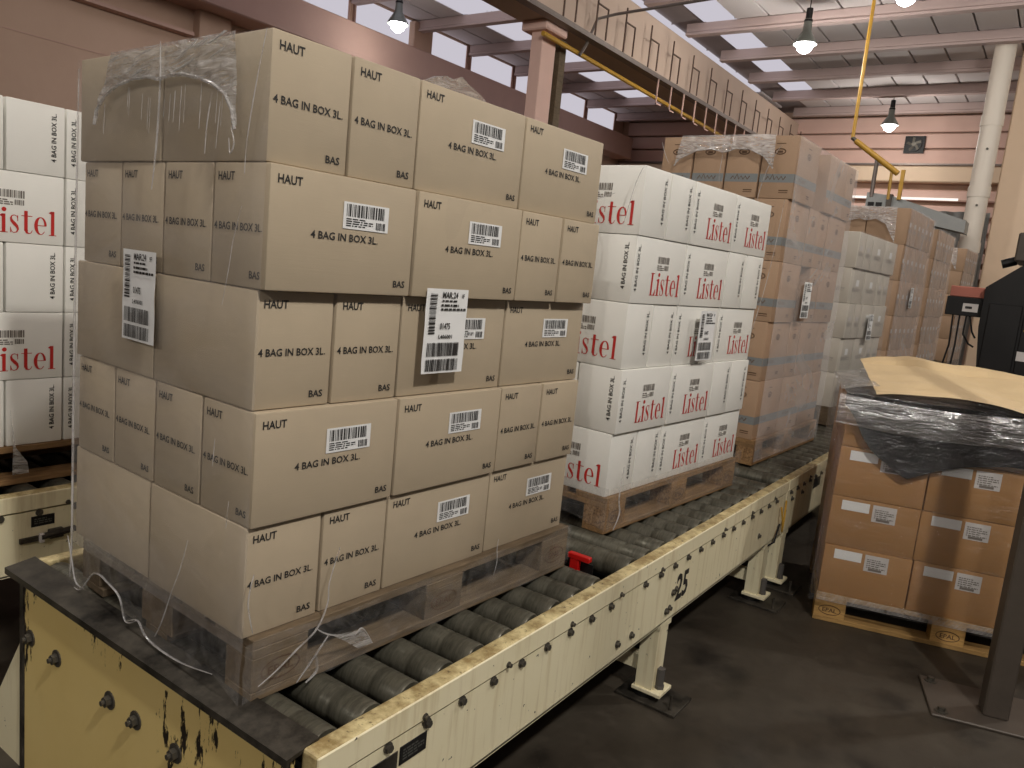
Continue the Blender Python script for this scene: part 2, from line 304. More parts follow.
# ------------------------------------------------------------------ cartons (long side on local x, front = -y, base at z = 0)
KIT = {}
def make_kit(style, L, S, H, g=.0025):
    k = {}
    b = MB().bbox(-L / 2 + g, L / 2 - g, -S / 2 + g, S / 2 - g, .0005, H - .0012, .004, 2)
    k['body'] = b.mesh('carton', {'brown': 'kraft', 'white': 'whitecard', 'grey': 'greycard', 'blue': 'kraft2', 'marked': 'kraft2', 'stock': 'kraft3'}[style], True)
    hl, hs = L / 2, S / 2
    yf = -hs + g - EPS; xs = hl - g + EPS
    def brown_face(wd):
        c = wd * .5 - .005; tw = .168 if wd < .3 else .182
        return [MB().mb(fit_text('HAUT', .058, .017), XZ(.020, 0, H - .036)), MB().mb(fit_text('BAS', .036, .015), XZ(wd - .058, 0, .020)), MB().mb(fit_text('4 BAG IN BOX 3L.', tw, .0155), XZ(c - tw / 2, 0, H * .455))]
    def side(pm, mat):
        pm = pm if isinstance(pm, list) else [pm]
        k['sideR'] = [MB().mb(q, T((xs, -hs, 0)) @ RZ(math.pi / 2)).mesh('printed_text', mat) for q in pm]
        k['sideL'] = [MB().mb(q, T((-xs, hs, 0)) @ RZ(-math.pi / 2)).mesh('printed_text', mat) for q in pm]
    if style == 'brown':
        side(brown_face(S), 'ink')
        k['front'] = [MB().mb(q, XZ(-hl, yf, 0)).mesh('printed_text', 'ink') for q in brown_face(L)]
        s0 = XZ(-hl + .185, yf - .0006, H - .108)
        k['sticker'] = MB().mb(MB().box(0, .128, 0, .0006, 0, .056), s0).mesh('barcode_sticker', 'paper')
        q = MB().mb(barcode(.112, .026, 3, 34), XZ(.008, -.0006, .026)).mb(fine_lines(.075, .019, 4, 5), XZ(.008, -.0006, .004)).mb(barcode(.028, .016, 9, 14), XZ(.092, -.0006, .004))
        k['bars'] = MB().mb(q, s0).mesh('barcode_print', 'ink')
    elif style == 'white':
        vt = fit_text('4 BAG IN BOX 3L.', .170, .0165); up = Matrix.Rotation(-math.pi / 2, 4, 'Y')   # reads upwards
        side(MB().mb(vt, XZ(S - .034, 0, .05) @ up), 'ink')
        k['front'] = MB().mb(vt, XZ(-hl + .036, yf, .045) @ up).mesh('printed_text', 'ink')
        s_ = .064; li = MB().add([(x * s_, 0, z * s_) for x, y, z in LIST_MB.v], LIST_MB.f)
        k['red'] = MB().mb(li, XZ(-hl + .135, yf, .034)).mesh('red_lettering', 'red_ink')
        q = MB().mb(barcode(.088, .026, 3, 26), XZ(0, 0, .028)).mb(fine_lines(.05, .022, 3, 5), XZ(0, 0, 0)).mb(barcode(.032, .018, 9, 12), XZ(.056, 0, .004))
        k['bars'] = MB().mb(q, XZ(-hl + .175, yf, .128)).mesh('barcode_print', 'greyink')
    elif style == 'blue':      # oval emblem, grey-blue band with script
        def oval(r, c, t, zz):
            n = 16; o = MB()
            o.add([(c + r * math.cos(2 * math.pi * i / n), 0, zz + r * .55 * math.sin(2 * math.pi * i / n)) for i in range(n)] + [(c + (r - t) * math.cos(2 * math.pi * i / n), 0, zz + (r * .55 - t) * math.sin(2 * math.pi * i / n)) for i in range(n)], [(i, (i + 1) % n, n + (i + 1) % n, n + i) for i in range(n)]); return o
        def band(wd): return MB().rect(.006, wd - .006, .085, .13)
        def marks(wd):
            p = MB().mb(oval(.032, wd / 2, .007, H - .085)).rect(wd / 2 - .014, wd / 2 + .014, H - .092, H - .080).rect(wd / 2 - .025, wd / 2 + .025, H - .045, H - .041)
            p.mb(ribbon([(wd * .2 + .012 * i, .104 + (.016 if i % 2 else -.006) * (1.4 if i == 3 else .8)) for i in range(10)], [.006] * 10)); p.rect(wd * .6, wd * .6 + .05, .030, .034).rect(wd * .6, wd * .6 + .05, .040, .046); return p
        side(marks(S), 'brown_ink'); k['front'] = MB().mb(marks(L), XZ(-hl, yf - .0006, 0)).mesh('printed_text', 'brown_ink')
        k['bandR'] = MB().mb(band(S), T((xs - .0006, -hs, 0)) @ RZ(math.pi / 2)).mesh('printed_band', 'blue_ink'); k['bandL'] = MB().mb(band(S), T((-xs + .0006, hs, 0)) @ RZ(-math.pi / 2)).mesh('printed_band', 'blue_ink')
        k['bandF'] = MB().mb(band(L), XZ(-hl, yf, 0)).mesh('printed_band', 'blue_ink')
    elif style in ('grey', 'marked'):
        def f2(wd): return MB().mb(fine_lines(wd * .6, H * .12, 5, 7), XZ(wd * .2, 0, H * .34))
        side(f2(S), 'paleink'); k['front'] = MB().mb(f2(L), XZ(-hl, yf, 0)).mesh('printed_text', 'paleink')
        k['sticker'] = MB().box(-hl + L * .42, -hl + L * .62, yf - .0008, yf, H * .5, H * .68).mesh('barcode_sticker', 'paper')
        k['stickS'] = MB().mb(MB().box(S * .3, S * .62, -.0008, 0, H * .5, H * .62), T((xs, -hs, 0)) @ RZ(math.pi / 2)).mesh('barcode_sticker', 'sticker_grey')
    elif style == 'stock':
        k['blank'] = MB().box(-hl + .05, -hl + .175, yf - .0008, yf, H * .74, H * .93).mesh('blank_sticker', 'paper')
        k['sticker'] = MB().box(-hl + .19, -hl + .295, yf - .0008, yf, H * .60, H * .93).mesh('address_sticker', 'sticker_grey')
        k['front'] = MB().mb(fine_lines(.085, .05, 5, 4), XZ(-hl + .2, yf - .0014, H * .66)).mb(MB().rect(0, .06, 0, .012), XZ(-hl + .21, yf - .0014, H * .62)).mesh('printed_text', 'greyink')
    KIT[style] = k; return k
def carton(style, mw, faces, label, group, L=None):
    k = KIT[style]; o = link('carton', k['body'], None, mw); tag(o, label, 'box', group)
    if 'F' in faces:
        if 'front' in k:
            for q in (k['front'] if isinstance(k['front'], list) else [k['front']]): link('printed_text', q, o)
        if 'red' in k: link('red_lettering', k['red'], o)
        if 'blank' in k: link('blank_sticker', k['blank'], o)
        if 'bandF' in k: link('printed_band', k['bandF'], o)
        if 'sticker' in k:
            s = link('barcode_sticker' if style != 'stock' else 'address_sticker', k['sticker'], o)
            if 'bars' in k: link('barcode_print', k['bars'], s)
        elif 'bars' in k: link('barcode_print', k['bars'], o)
    for f, a, b in (('R', 'sideR', 'bandR'), ('L', 'sideL', 'bandL')):
        if f in faces:
            for q in k.get(a, []): link('printed_text', q, o)
            if b in k: link('printed_band', k[b], o)
    if 'S' in faces and 'stickS' in k: link('barcode_sticker', k['stickS'], o)
    return o
ORD = ['first', 'second', 'third', 'fourth', 'fifth', 'sixth', 'seventh']
LAY = {5: ['top', 'second', 'middle', 'fourth', 'bottom'], 4: ['top', 'second', 'third', 'bottom']}
def stack(fr, style, adj, where, group, n, H, L=.4, S=.2, dx=None, endfront=False, rows=None, jit=.003, offs=None, W=.8, endpos=True):
    """cartons in crossed layers; local origin = near right bottom corner of the load, x to the left is negative, y along the long side"""
    make_kit(style, L, S, H, .0036 if style in ('brown', 'white') else .006); rd = random.Random(hash(where) % 1000 if False else len(where) * 7 + n)
    for i in range(n):
        z = (n - 1 - i) * H; ox = dx[i] if dx else 0
        segs = rows[i] if rows else ([S, S, L, L] if i % 2 == 0 else [L, L, S, S])
        y = 0; lay = LAY[n][i]; first = True
        for j, sg in enumerate(segs):
            rec = 0
            if isinstance(sg, tuple): sg, rec = sg
            jx, jy, ja = rd.uniform(-jit, jit * .3), rd.uniform(-jit, jit) * .4, rd.uniform(-1, 1) * jit * 1.2
            pos = 'at near corner' if j == 0 else ORD[j] + ' along long side'
            if abs(sg - L) < 1e-6 and not (rows and S == L):
                mw = fr @ T((ox - S / 2 + jx - rec, y + L / 2 + jy, z)) @ RZ(math.pi / 2 + ja)
                carton(style, mw, 'F' + ('L' if j == 0 else ''), f'{adj} broad-side carton, {lay} layer of {where}, {pos}', group)
                if j == 0:
                    for q in range(1, int(round(W / S))):
                        mw = fr @ T((ox - S / 2 - q * S, L / 2 + rd.uniform(-jit, jit), z)) @ RZ(math.pi / 2 + rd.uniform(-1, 1) * jit)
                        carton(style, mw, 'L', f'{adj} carton, {lay} layer of {where}, {ORD[q]} from corner on end', group)
            else:
                flip = math.pi if (style == 'brown' and j == 0) else 0
                mw = fr @ T((ox - L / 2 + jx - rec, y + S / 2 + jy, z)) @ RZ(ja + flip)
                fc = ('L' if flip else 'R') + ('F' if j == 0 and endfront else '') + ('S' if style in ('grey', 'marked') else '')
                carton(style, mw, fc, f'{adj} narrow-end carton, {lay} layer of {where}, {pos}', group)
                if j == 0:
                    for q in range(1, int(round(W / L))):
                        mw = fr @ T((ox - L / 2 - q * L, S / 2 + rd.uniform(-jit, jit), z)) @ RZ(flip + rd.uniform(-1, 1) * jit)
                        carton(style, mw, 'F' if endfront else '', f'{adj} carton, {lay} layer of {where}, left on end face', group)
            y += sg

# ------------------------------------------------------------------ pallets (local: right near corner origin, x negative, long side on y)
_PM = {}
def pal_mesh(key, dims, mat):
    if (key, mat) not in _PM: _PM[(key, mat)] = MB().bbox(-dims[0] / 2, dims[0] / 2, -dims[1] / 2, dims[1] / 2, -dims[2] / 2, dims[2] / 2, .002).mesh(key, mat)
    return _PM[(key, mat)]
def ring_mb(rx, rz, t, n=22):
    o = MB(); return o.add([(rx * math.cos(2 * math.pi * i / n), 0, rz * math.sin(2 * math.pi * i / n)) for i in range(n)] + [((rx - t) * math.cos(2 * math.pi * i / n), 0, (rz - t) * math.sin(2 * math.pi * i / n)) for i in range(n)], [(i, (i + 1) % n, n + (i + 1) % n, n + i) for i in range(n)])
EP = MB().mb(ring_mb(.052, .026, .004)).mb(fit_text('EPAL', .066, .020, .02), T((-.033, 0, -.010)))
_ep = None
def pallet(fr, wood, label, blocks=None, group='wooden pallets', marks=True):
    global _ep
    r = empty('wooden_pallet'); r.matrix_world = fr; tag(r, label, 'pallet', group); bl = blocks or wood
    for xc, wd in ((-.0725, .145), (-.4, .145), (-.7275, .145)): link('bottom_board', pal_mesh('bottom_board', (wd if xc != -.0725 else .1, 1.2, .022), wood), r, T((xc if xc != -.0725 else -.05, .6, .011)))
    for xc, wd in ((-.05, .1), (-.4, .145), (-.75, .1)):
        for yc in (.0725, .6, 1.1275):
            b = link('block', pal_mesh('block%.3f' % wd, (wd, .145, .078), bl), r, T((xc, yc, .061)))
            if marks and xc == -.05:
                if _ep is None: _ep = EP.mesh('stamp', 'brown_ink')
                link('stamp', _ep, b, T((wd / 2 + .001, 0, 0)) @ RZ(math.pi / 2))
    for yc in (.0725, .6, 1.1275): link('cross_board', pal_mesh('cross_board', (.8, .145, .022), wood), r, T((-.4, yc, .111)))
    for xc, wd in ((-.0725, .145), (-.2375, .1), (-.4, .145), (-.5625, .1), (-.7275, .145)): link('deck_board', pal_mesh('deck_board%.3f' % wd, (wd, 1.2, .022), wood), r, T((xc, .6, .133)))
    return r

# ================================================================== THE HALL
def struct(o): o['kind'] = 'structure'; return o
fl = build(MB().box(-11, 14, -14, 22, -.1, 0), 'floor', 'floor_concrete'); struct(fl)
ZC = 6.24
ce = struct(build(MB().box(-10.4, 14, -14, 20.6, ZC + .06, ZC + .2), 'ceiling', 'slab'))
PY = [4.27 + 1.727 * k for k in range(10)]          # purlins
for k in range(-3, 10):
    y = 4.27 + 1.727 * k
    if k >= 0:
        pm = MB().add([], [])
        for x0, x1 in ((-10.3, -5.62), (-5.2, 9)):
            build(MB().prism([(-.08, 6.03), (.08, 6.03), (.08, 6.07), (.05, 6.09), (.05, 6.235), (-.05, 6.235), (-.05, 6.09), (-.08, 6.07)], x0, x1), 'purlin', 'purlin', ce, T((0, y, 0)) @ RZ(-math.pi / 2) @ Matrix.Scale(1, 4))
pan = MB().bbox(-.285, .285, -.81, .81, 0, .05, .008).mesh('ceiling_panel', 'ceiling_white')
sky = MB().bbox(-.285, .285, -.81, .81, 0, .05, .008).mesh('skylight_panel', 'skylight')
for k in range(9):
    yc = 4.27 + 1.727 * k + .8635
    for j in range(20):
        xc = -10.0 + .6 * j
        if -5.75 < xc < -5.1: continue
        is_sky = j in (2, 3, 4, 5, 6, 7) or (j == 9)
        if is_sky and k > 7: is_sky = False
        link('skylight_panel' if is_sky else 'ceiling_panel', sky if is_sky else pan, ce, T((xc, yc, ZC)))
# main girder above the column, with cable tray brackets
gd = struct(build(MB().bbox(-5.6, -5.22, -6, 20.5, 5.05, 5.98, .02), 'trim_1', 'girder'))
build(MB().bbox(-5.68, -5.16, -6, 20.5, 5.0, 5.08, .01), 'bottom_flange', 'girder', gd)
for k in range(14):
    y = 8.6 + k * .9
    build(MB().box(-5.11, -5.09, y, y + .02, 5.05, 5.75).box(-5.11, -5.09, y, y + .34, 5.53, 5.55).box(-5.11, -5.09, y + .32, y + .34, 5.1, 5.55), 'tray_bracket', 'dark_rust', gd)
build(MB().box(-5.15, -5.0, 5, 20, 4.96, 4.985).box(-5.15, -5.14, 5, 20, 4.98, 5.03).box(-5.01, -5.0, 5, 20, 4.98, 5.03), 'cable_tray', 'tray_metal', gd)
for k in range(9): build(MB().box(-5.03, -5.01, 11.6 + k * .55, 11.62 + k * .55, 4.55, 4.97).box(-5.03, -5.01, 11.6 + k * .55, 11.8 + k * .55, 4.55, 4.57), 'tray_drop', 'pale_pink', gd)
gp = build(MB().tube([(-5.2, 8.3, 4.78), (-5.2, 20, 4.62)], .035, 8), 'gas_pipe', 'yellow_paint', None, None, True); tag(gp, 'thin yellow gas pipe running under the long ceiling girder', 'pipe')
cd = build(MB().tube([(-5.14, 9.2, 4.72), (-5.14, 9.35, 4.9), (-5.14, 9.6, 5.35), (-4.9, 9.7, 5.42), (1.0, 9.9, 5.75)], .022, 6), 'conduit', 'tray_metal'); tag(cd, 'thin grey conduit climbing from column head across ceiling', 'pipe')
# column under the girder
co = struct(build(MB().bbox(-5.5, -5.3, 8.45, 8.8, 0, 5.0, .01).bbox(-5.62, -5.18, 8.35, 8.9, 4.86, 4.998, .02), 'trim_2', 'pale_pink'))
build(MB().box(-5.50, -5.42, 8.86, 8.95, 0, 4.9), 'downpipe', 'black_metal', co); build(MB().box(-5.48, -5.34, 8.98, 9.14, 0, 4.9), 'cable_duct', 'wood_old', co)
# left wall and its ledger girder
wl = struct(build(MB().box(-10.7, -10.4, -14, 20.6, 0, 6.3), 'wall_left', 'pink_wall'))
for k in range(7): build(MB().bbox(-10.40, -10.22, -7.8 + 4.7 * k, -7.25 + 4.7 * k, 0, 6.2, .01), 'pilaster', 'pink_wall', wl)
build(MB().bbox(-10.42, -9.8, -8, 20, 4.97, 5.56, .02), 'ledger_girder', 'pink_beam', wl)
for k in range(9):
    wn = struct(build(MB().box(-10.40, -10.37, 4.36 + 1.727 * k, 5.92 + 1.727 * k, 5.58, 6.22), 'window_%d' % (k + 1), 'skylight'))  # glowing panes added to give bright patches above the ledger girder
    build(MB().box(-10.40, -10.35, 4.33 + 1.727 * k, 4.37 + 1.727 * k, 5.55, 6.23).box(-10.40, -10.35, 5.91 + 1.727 * k, 5.95 + 1.727 * k, 5.55, 6.23).box(-10.40, -10.35, 4.33 + 1.727 * k, 5.95 + 1.727 * k, 5.55, 5.60), 'window_frame', 'pink_beam', wn)
build(MB().box(-10.4, -10.2, -8, 6.2, 4.55, 4.6), 'wall_rail', 'pink_beam', wl)
for k in range(5): build(MB().box(-10.405, -10.39, -8, 20, .9 * k + .35, .9 * k + .362), 'wall_joint', 'pink_beam', wl)
# far wall with horizontal cladding, cream band and fan
wf = struct(build(MB().box(-10.4, 14, 20.6, 20.9, 0, 6.3), 'wall_far', 'pink_wall'))
for k, (z0, z1) in enumerate([(5.72, 6.1), (5.34, 5.68), (4.96, 5.30)]): build(MB().bbox(-10.3, 9, 20.42, 20.6, z0, z1, .02), 'cladding_board', 'pale_pink', wf)
build(MB().bbox(-10.3, 9, 20.2, 20.6, 4.52, 4.88, .02), 'lintel', 'cream_wall', wf)
build(MB().box(-10.3, 9, 20.15, 20.19, 4.9, 4.94), 'wall_conduit', 'tray_metal', wf)
for k in range(6): build(MB().bbox(-10.3, 9, 20.35, 20.6, 2.3 + k * .36, 2.3 + k * .36 + .25, .03), 'cladding_board', 'pale_pink', wf)
for k, (x0, x1, z) in enumerate([(-4.4, -1.2, 4.12), (-3.6, -.8, 3.72), (-2.4, -.6, 3.4)]): build(MB().cyl((x0, 20.2, z), (x1, 20.2, z), .03, 8), 'reflection_bar', 'far_glow', wf)  # glowing bars stand in for light reflections on the far ribs
build(MB().box(-6.9, -5.9, 20.3, 20.42, 4.98, 5.3), 'window_pane', 'far_glow', wf)
fan = empty('wall_fan', (-2.36, 20.35, 5.41)); tag(fan, 'square black exhaust fan high on the far wall', 'fan')
build(MB().box(-.22, .22, -.02, .06, -.2, .2), 'housing', 'black_metal', fan); build(MB().cyl((0, -.02, 0), (0, -.06, 0), .17, 20), 'guard_ring', 'black_metal', fan)
build(MB().cyl((0, -.06, 0), (0, -.09, 0), .05, 12), 'hub', 'bolt_metal', fan)
for k in range(5): build(MB().add([(0, -.07, 0), (.15, -.07, .03), (.15, -.075, .09), (.03, -.075, .06)], [(0, 1, 2, 3)]), 'blade', 'dark_steel', fan, Matrix.Rotation(k * 2 * math.pi / 5, 4, 'Y'))
# big square column and round pipe on the right
cr = struct(build(MB().bbox(-.06, 1.7, 15.4, 16.4, 0, 6.2, .02), 'trim_3', 'cream_wall'))
pp = empty('round_pipe', (-.29, 15.0, 0)); tag(pp, 'thick off-white round drain pipe beside the big cream column', 'pipe')
build(MB().cyl((0, 0, 0), (0, 0, 6.21), .165, 24), 'pipe_run', 'pipe_white', pp, None, True)
for z in (2.6, 3.55, 4.75): build(MB().cyl((0, 0, z), (0, 0, z + .18), .178, 24), 'coupling', 'pipe_white', pp, None, True)
for z in (3.4, 4.35): build(MB().cyl((.02, -.16, z), (.02, -.19, z), .02, 8), 'bolt', 'bolt_metal', pp)

# lamps
def lamp(x, y, z, pw):
    r = empty('high_bay_lamp', (x, y, z)); names = {9.14: 'bell-shaped pendant lamp hanging under the left bright roof panels', 12.0: 'glaring pendant lamp under grey ceiling above the conveyor', 18.3: 'small glaring pendant lamp near the far wall fan', 10.64: 'pendant lamp close under ceiling beside the tall yellow pipe', -.9: 'pendant hall lamp high above the aisle right of the camera', 5.3: 'pendant hall lamp high above the black machine cabinet', -7.1: 'pendant hall lamp far behind the camera, right row', -.5: 'pendant hall lamp right above the left roller conveyor', 5.7: 'pendant hall lamp above the pale grey stack', 11.6: 'pendant hall lamp right of the big cream column', -6.8: 'pendant hall lamp far behind the camera, left row'}
    tag(r, names.get(y, 'pendant hall lamp outside the picture near %d metres along and %d across' % (int(y), int(x))), 'lamp', 'high bay lamps')
    build(MB().lathe([(.06, .34), (.07, .16), (.11, .10), (.17, 0), (.185, -.04), (.18, -.04), (.165, 0), (.10, .095), (.0, .10)], 20), 'reflector', 'lamp_shell', r, None, True)
    build(MB().lathe([(.0, .5), (.05, .5), (.05, .34), (.065, .33), (.065, .30), (0, .30)], 14), 'ballast', 'black_metal', r, None, True)
    build(MB().cyl((0, 0, .5), (0, 0, 6.235 - z), .008, 6), 'hanger', 'black_metal', r)
    build(MB().lathe([(0, -.17), (.05, -.165), (.10, -.13), (.13, -.07), (.14, 0), (0, .01)], 20), 'lens', 'lamp_glow', r, None, True)
    ld = bpy.data.lights.new('lamp_light', 'POINT'); ld.shadow_soft_size = .12; ld.energy = LAMP_W * pw; ld.color = (1, .96, .90)
    lo = bpy.data.objects.new('lamp_light', ld); COL.objects.link(lo); lo.parent = r; lo.location = (0, 0, -.32)
for x, y, z, pw in LAMPS: lamp(x, y, z, pw)

# ================================================================== CONVEYORS
ZR = .62
def bolt_mb(r=.009): return MB().cyl((0, 0, 0), (.004, 0, 0), r * 1.45, 12).cyl((.004, 0, 0), (.012, 0, 0), r, 6)
BOLT = bolt_mb().mesh('bolt', 'bolt_metal'); SBOLT = bolt_mb(.006).mesh('bolt', 'bolt_metal')
def roller_mb(x0, x1):
    prof = [(.0, 0), (.016, 0), (.016, .012), (.042, .013), (.045, .018), (.045, .10), (.0435, .104), (.0435, .110), (.045, .114)]
    Ln = x1 - x0; full = prof + [(r, Ln - t) for r, t in reversed(prof)]
    mb = MB().lathe(full, 20); o = MB(); o.add([(x0 + z, y, x) for x, y, z in mb.v], mb.f); return o
ROLL = roller_mb(-.985, .203).mesh('roller', 'roller_steel', True)
def rail_mb(y0, y1, cover=True):   # outside at x=.25
    return MB().bbox(.204, .252, y0, y1, .556, .622, .007, 2) if cover else MB().box(.236, .249, y0, y1, .32, .5525).bbox(.205, .249, y0, y1, .32, .332, .003).box(.205, .236, y0, y1, .545, .553)
def leg(par, x, y, s=1):
    g = build(MB().box(-.025, .045, -.045, -.037, .05, .33).box(.037, .045, -.037, .04, .05, .33).box(-.05, .05, -.05, .05, .30, .325), 'leg', 'cream_paint', par, T((x, y, 0)) @ Matrix.Scale(s, 4, (1, 0, 0)))
    build(MB().bbox(-.035, .085, -.055, .055, .035, .05, .002), 'foot_plate', 'cream_paint', g); build(MB().cyl((.055, .0, .05), (.055, .0, .062), .022, 6).cyl((.055, 0, .062), (.055, 0, .13), .017, 10), 'adjusting_bolt', 'grey_rubber', g, None, True)
    build(MB().cyl((0, 0, .012), (0, 0, .036), .05, 14), 'levelling_pad', 'black_metal', g)
    build(MB().bbox(-.09, .16, -.08, .09, 0, .012, .002).cyl((.13, -.05, .012), (.13, -.05, .07), .006, 8), 'floor_plate', 'dark_steel', g)
def conveyor(name, x, y0, y1, rollers, label, legs, skip_bolt=(), extra=()):
    r = empty(name, (x, 0, 0)); tag(r, label, 'conveyor', 'roller conveyor sections')
    build(rail_mb(y0, y1), 'rail_cover', 'dirty_cream', r); build(MB().bbox(.2485, .2545, y0, y1, .5585, .619, .0025), 'cover_face', 'cream_paint', r); build(rail_mb(y0, y1, False), 'rail_web', 'cream_paint', r)
    mir = Matrix.Translation((-.78, 0, 0)) @ Matrix.Scale(-1, 4, (1, 0, 0))
    mm = MB().mb(rail_mb(y0, y1), mir); mm.f = [tuple(reversed(f)) for f in mm.f]; build(mm, 'rail_cover', 'dirty_cream', r)
    mm = MB().mb(rail_mb(y0, y1, False), mir); mm.f = [tuple(reversed(f)) for f in mm.f]; build(mm, 'rail_web', 'cream_paint', r)
    for y in rollers:
        link('roller', ROLL, r, T((0, y, .575)) @ Matrix.Rotation((y * 37) % 6.28, 4, 'X')); link('bolt', BOLT, r, T((.249, y, .544)))
    for y, z in extra: link('bolt', SBOLT if z > .55 else BOLT, r, T((.2535 if z > .555 else .249, y, z)))
    for y in legs: leg(r, .20, y); leg(r, -.98, y, -1)
    for y in legs: build(MB().box(-.95, .17, y - .02, y + .02, .10, .16), 'cross_tie', 'cream_paint', r)
    build(MB().box(-.98, .20, y0, y1, .40, .405), 'shade_sheet', 'void_dark', r)  # near-black sheet stands in for the shade under the rollers
    return r
P0, DP = .07, .1275
r1 = [P0 + DP * k for k in range(24) if k not in (10,)]
c1 = conveyor('roller_conveyor', 0, -.005, 3.18, r1, 'cream roller conveyor carrying the nearest brown stack, stencilled 25', [1.72, 2.98],
              extra=[(.31, .568), (.637, .568), (.96, .572), (1.276, .568), (1.598, .566), (1.302, .381), (1.408, .376), (1.773, .436), (1.745, .43), (1.728, .373), (1.70, .368), (2.24, .57), (2.6, .57), (2.78, .41), (2.95, .57)])
build(MB().mb(fit_text('25', .115, .105, .03), T((.2502, 1.775, .388)) @ RZ(math.pi / 2)), 'stencil_number', 'ink', c1)
build(MB().bbox(.249, .2515, .238, .328, .478, .524, .001), 'nameplate', 'black_metal', c1); build(MB().mb(fine_lines(.07, .03, 4, 3), T((.2521, .248, .486)) @ RZ(math.pi / 2)), 'nameplate_print', 'plate_grey', c1)
build(MB().bbox(.249, .2512, .10, .232, .470, .520, .001), 'nameplate', 'dark_steel', c1)
build(MB().prism([(.19, .43), (.29, .445), (.285, .40), (.20, .385)], 0, .002), 'worn_patch', 'dark_steel', c1, T((.2512, 0, 0)) @ RZ(math.pi / 2))
c2 = conveyor('roller_conveyor', 0, 3.2, 10.2, [3.2 + .06 + DP * k for k in range(54)], 'cream roller conveyor section behind the rail joint, under wrapped stacks', [3.28, 6.2, 9.6], extra=[(3.3, .5), (3.5, .5), (3.62, .57)])
build(MB().bbox(.249, .2515, 3.75, 3.9, .47, .53, .001), 'nameplate', 'black_metal', c2)
build(MB().tube([(.262, 3.07, .5), (.275, 3.09, .42), (.27, 3.12, .36), (.262, 3.16, .42), (.262, 3.15, .52)], .005, 6), 'cable_loop', 'yellow_paint', c1, None, True)
build(MB().tube([(.258, 3.1, .4), (.27, 3.0, .33), (.2, 2.9, .27)], .005, 6), 'cable', 'cable', c1)
c3 = conveyor('roller_conveyor', 0, 10.22, 14.4, [10.28 + DP * k for k in range(32)], 'farthest cream roller conveyor section under the last stacks', [12.4])
# red stop bracket between rollers
rb = empty('stop_bracket', (.075, 1.29, .56)); tag(rb, 'red painted steel stop bracket sticking up between two rollers', 'bracket')
build(MB().bbox(-.04, .045, -.012, .012, .07, .088, .002), 'cap', 'red_paint', rb); build(MB().bbox(-.03, .005, -.01, .01, -.05, .07, .002), 'stem', 'red_paint', rb)
build(MB().box(-.05, .05, .012, .018, -.03, .06), 'back_plate', 'black_metal', rb)
# dark end plate and mustard front panel of the near conveyor end
ep = build(MB().prism([(-.045, .616), (.035, .628), (.035, .620), (-.037, .607), (-.037, .598), (-.045, .598)], -.21, 1.03), 'end_plate', 'dark_steel', None, RZ(math.pi / 2)); tag(ep, 'black steel lip plate across the near conveyor end', 'plate')
fp = build(MB().bbox(-.955, .2, -.024, -.014, -.0, .604, .002), 'front_panel', 'peeled_mustard'); tag(fp, 'mustard yellow end panel with peeled paint and bolts', 'panel')
for px, pz in ((-.915, .438), (-.762, .437), (-.485, .434), (-.364, .434), (-.193, .429), (-.06, .43), (.08, .43), (-.62, .12), (-.3, .12)):
    b = build(MB().cyl((0, 0, 0), (0, -.003, 0), .024, 14).cyl((0, -.003, 0), (0, -.016, 0), .014, 6).cyl((0, -.016, 0), (0, -.024, 0), .007, 8), 'bolt', 'bolt_metal', fp, T((px, -.024, pz)))
gs = build(MB().prism([(-.988, .40), (-.988, 0), (-1.26, 0)], -.02, -.01), 'gusset', 'cream_paint'); tag(gs, 'cream triangular gusset plate at the left foot of the end panel', 'plate')
sp_ = build(MB().bbox(-.985, -.957, -.026, .02, 0, .604, .004), 'corner_post', 'dark_steel'); tag(sp_, 'rusty dark corner post beside the mustard end panel', 'post')

# left conveyor behind the near one
XL = -1.87
c4 = conveyor('roller_conveyor', XL, -1.2, 4.5, [-1.1 + DP * k for k in range(43)], 'cream roller conveyor at left under the white stack', [-.1, 2.2], extra=[(.40, .566)])
build(MB().bbox(.249, .2515, .275, .355, .492, .532, .001), 'nameplate', 'black_metal', c4); build(MB().mb(fine_lines(.06, .024, 3, 3), T((.2521, .285, .50)) @ RZ(math.pi / 2)), 'nameplate_print', 'plate_grey', c4)
la = build(MB().box(.25, .262, .235, .31, .44, .458).cyl((.27, .30, .456), (.27, .42, .464), .012, 10).bbox(.25, .272, .33, .38, .44, .475, .003), 'latch', 'dark_steel', c4)
build(MB().bbox(.262, .278, .295, .31, .435, .47, .002), 'latch_tab', 'sticker_grey', la)

# ================================================================== STACKS ON THE CONVEYOR
ZB = ZR + .144
A1 = -.045
F1 = frame((0, 0, ZR), A1)
pallet(F1 @ T((.008, .018, 0)), 'wood_old', 'worn grey-brown pallet under the nearest brown stack')
HB = .247
stack(F1 @ T((0, 0, .144)), 'brown', 'brown', 'nearest stack', 'cartons of the nearest brown stack', 5, HB, dx=[-.004, .013, -.012, .002, -.010])
A2 = -.0667
F2 = frame((-.0069, 1.6037, ZR), A2)
pallet(F2 @ T((.004, .0, 0)), 'wood_mid', 'pallet with chipboard blocks under the white stack on conveyor', 'chipboard')
stack(F2 @ T((0, 0, .144)), 'white', 'white', 'white stack behind nearest', 'cartons of the white stack on the conveyor', 5, HB, dx=[.004, .0, -.006, .004, -.006], endfront=True)
F3 = frame((0, 3.32, ZR), -.03)
pallet(F3, 'wood_mid', 'pallet with chipboard blocks under the tall wrapped brown stack', 'chipboard')
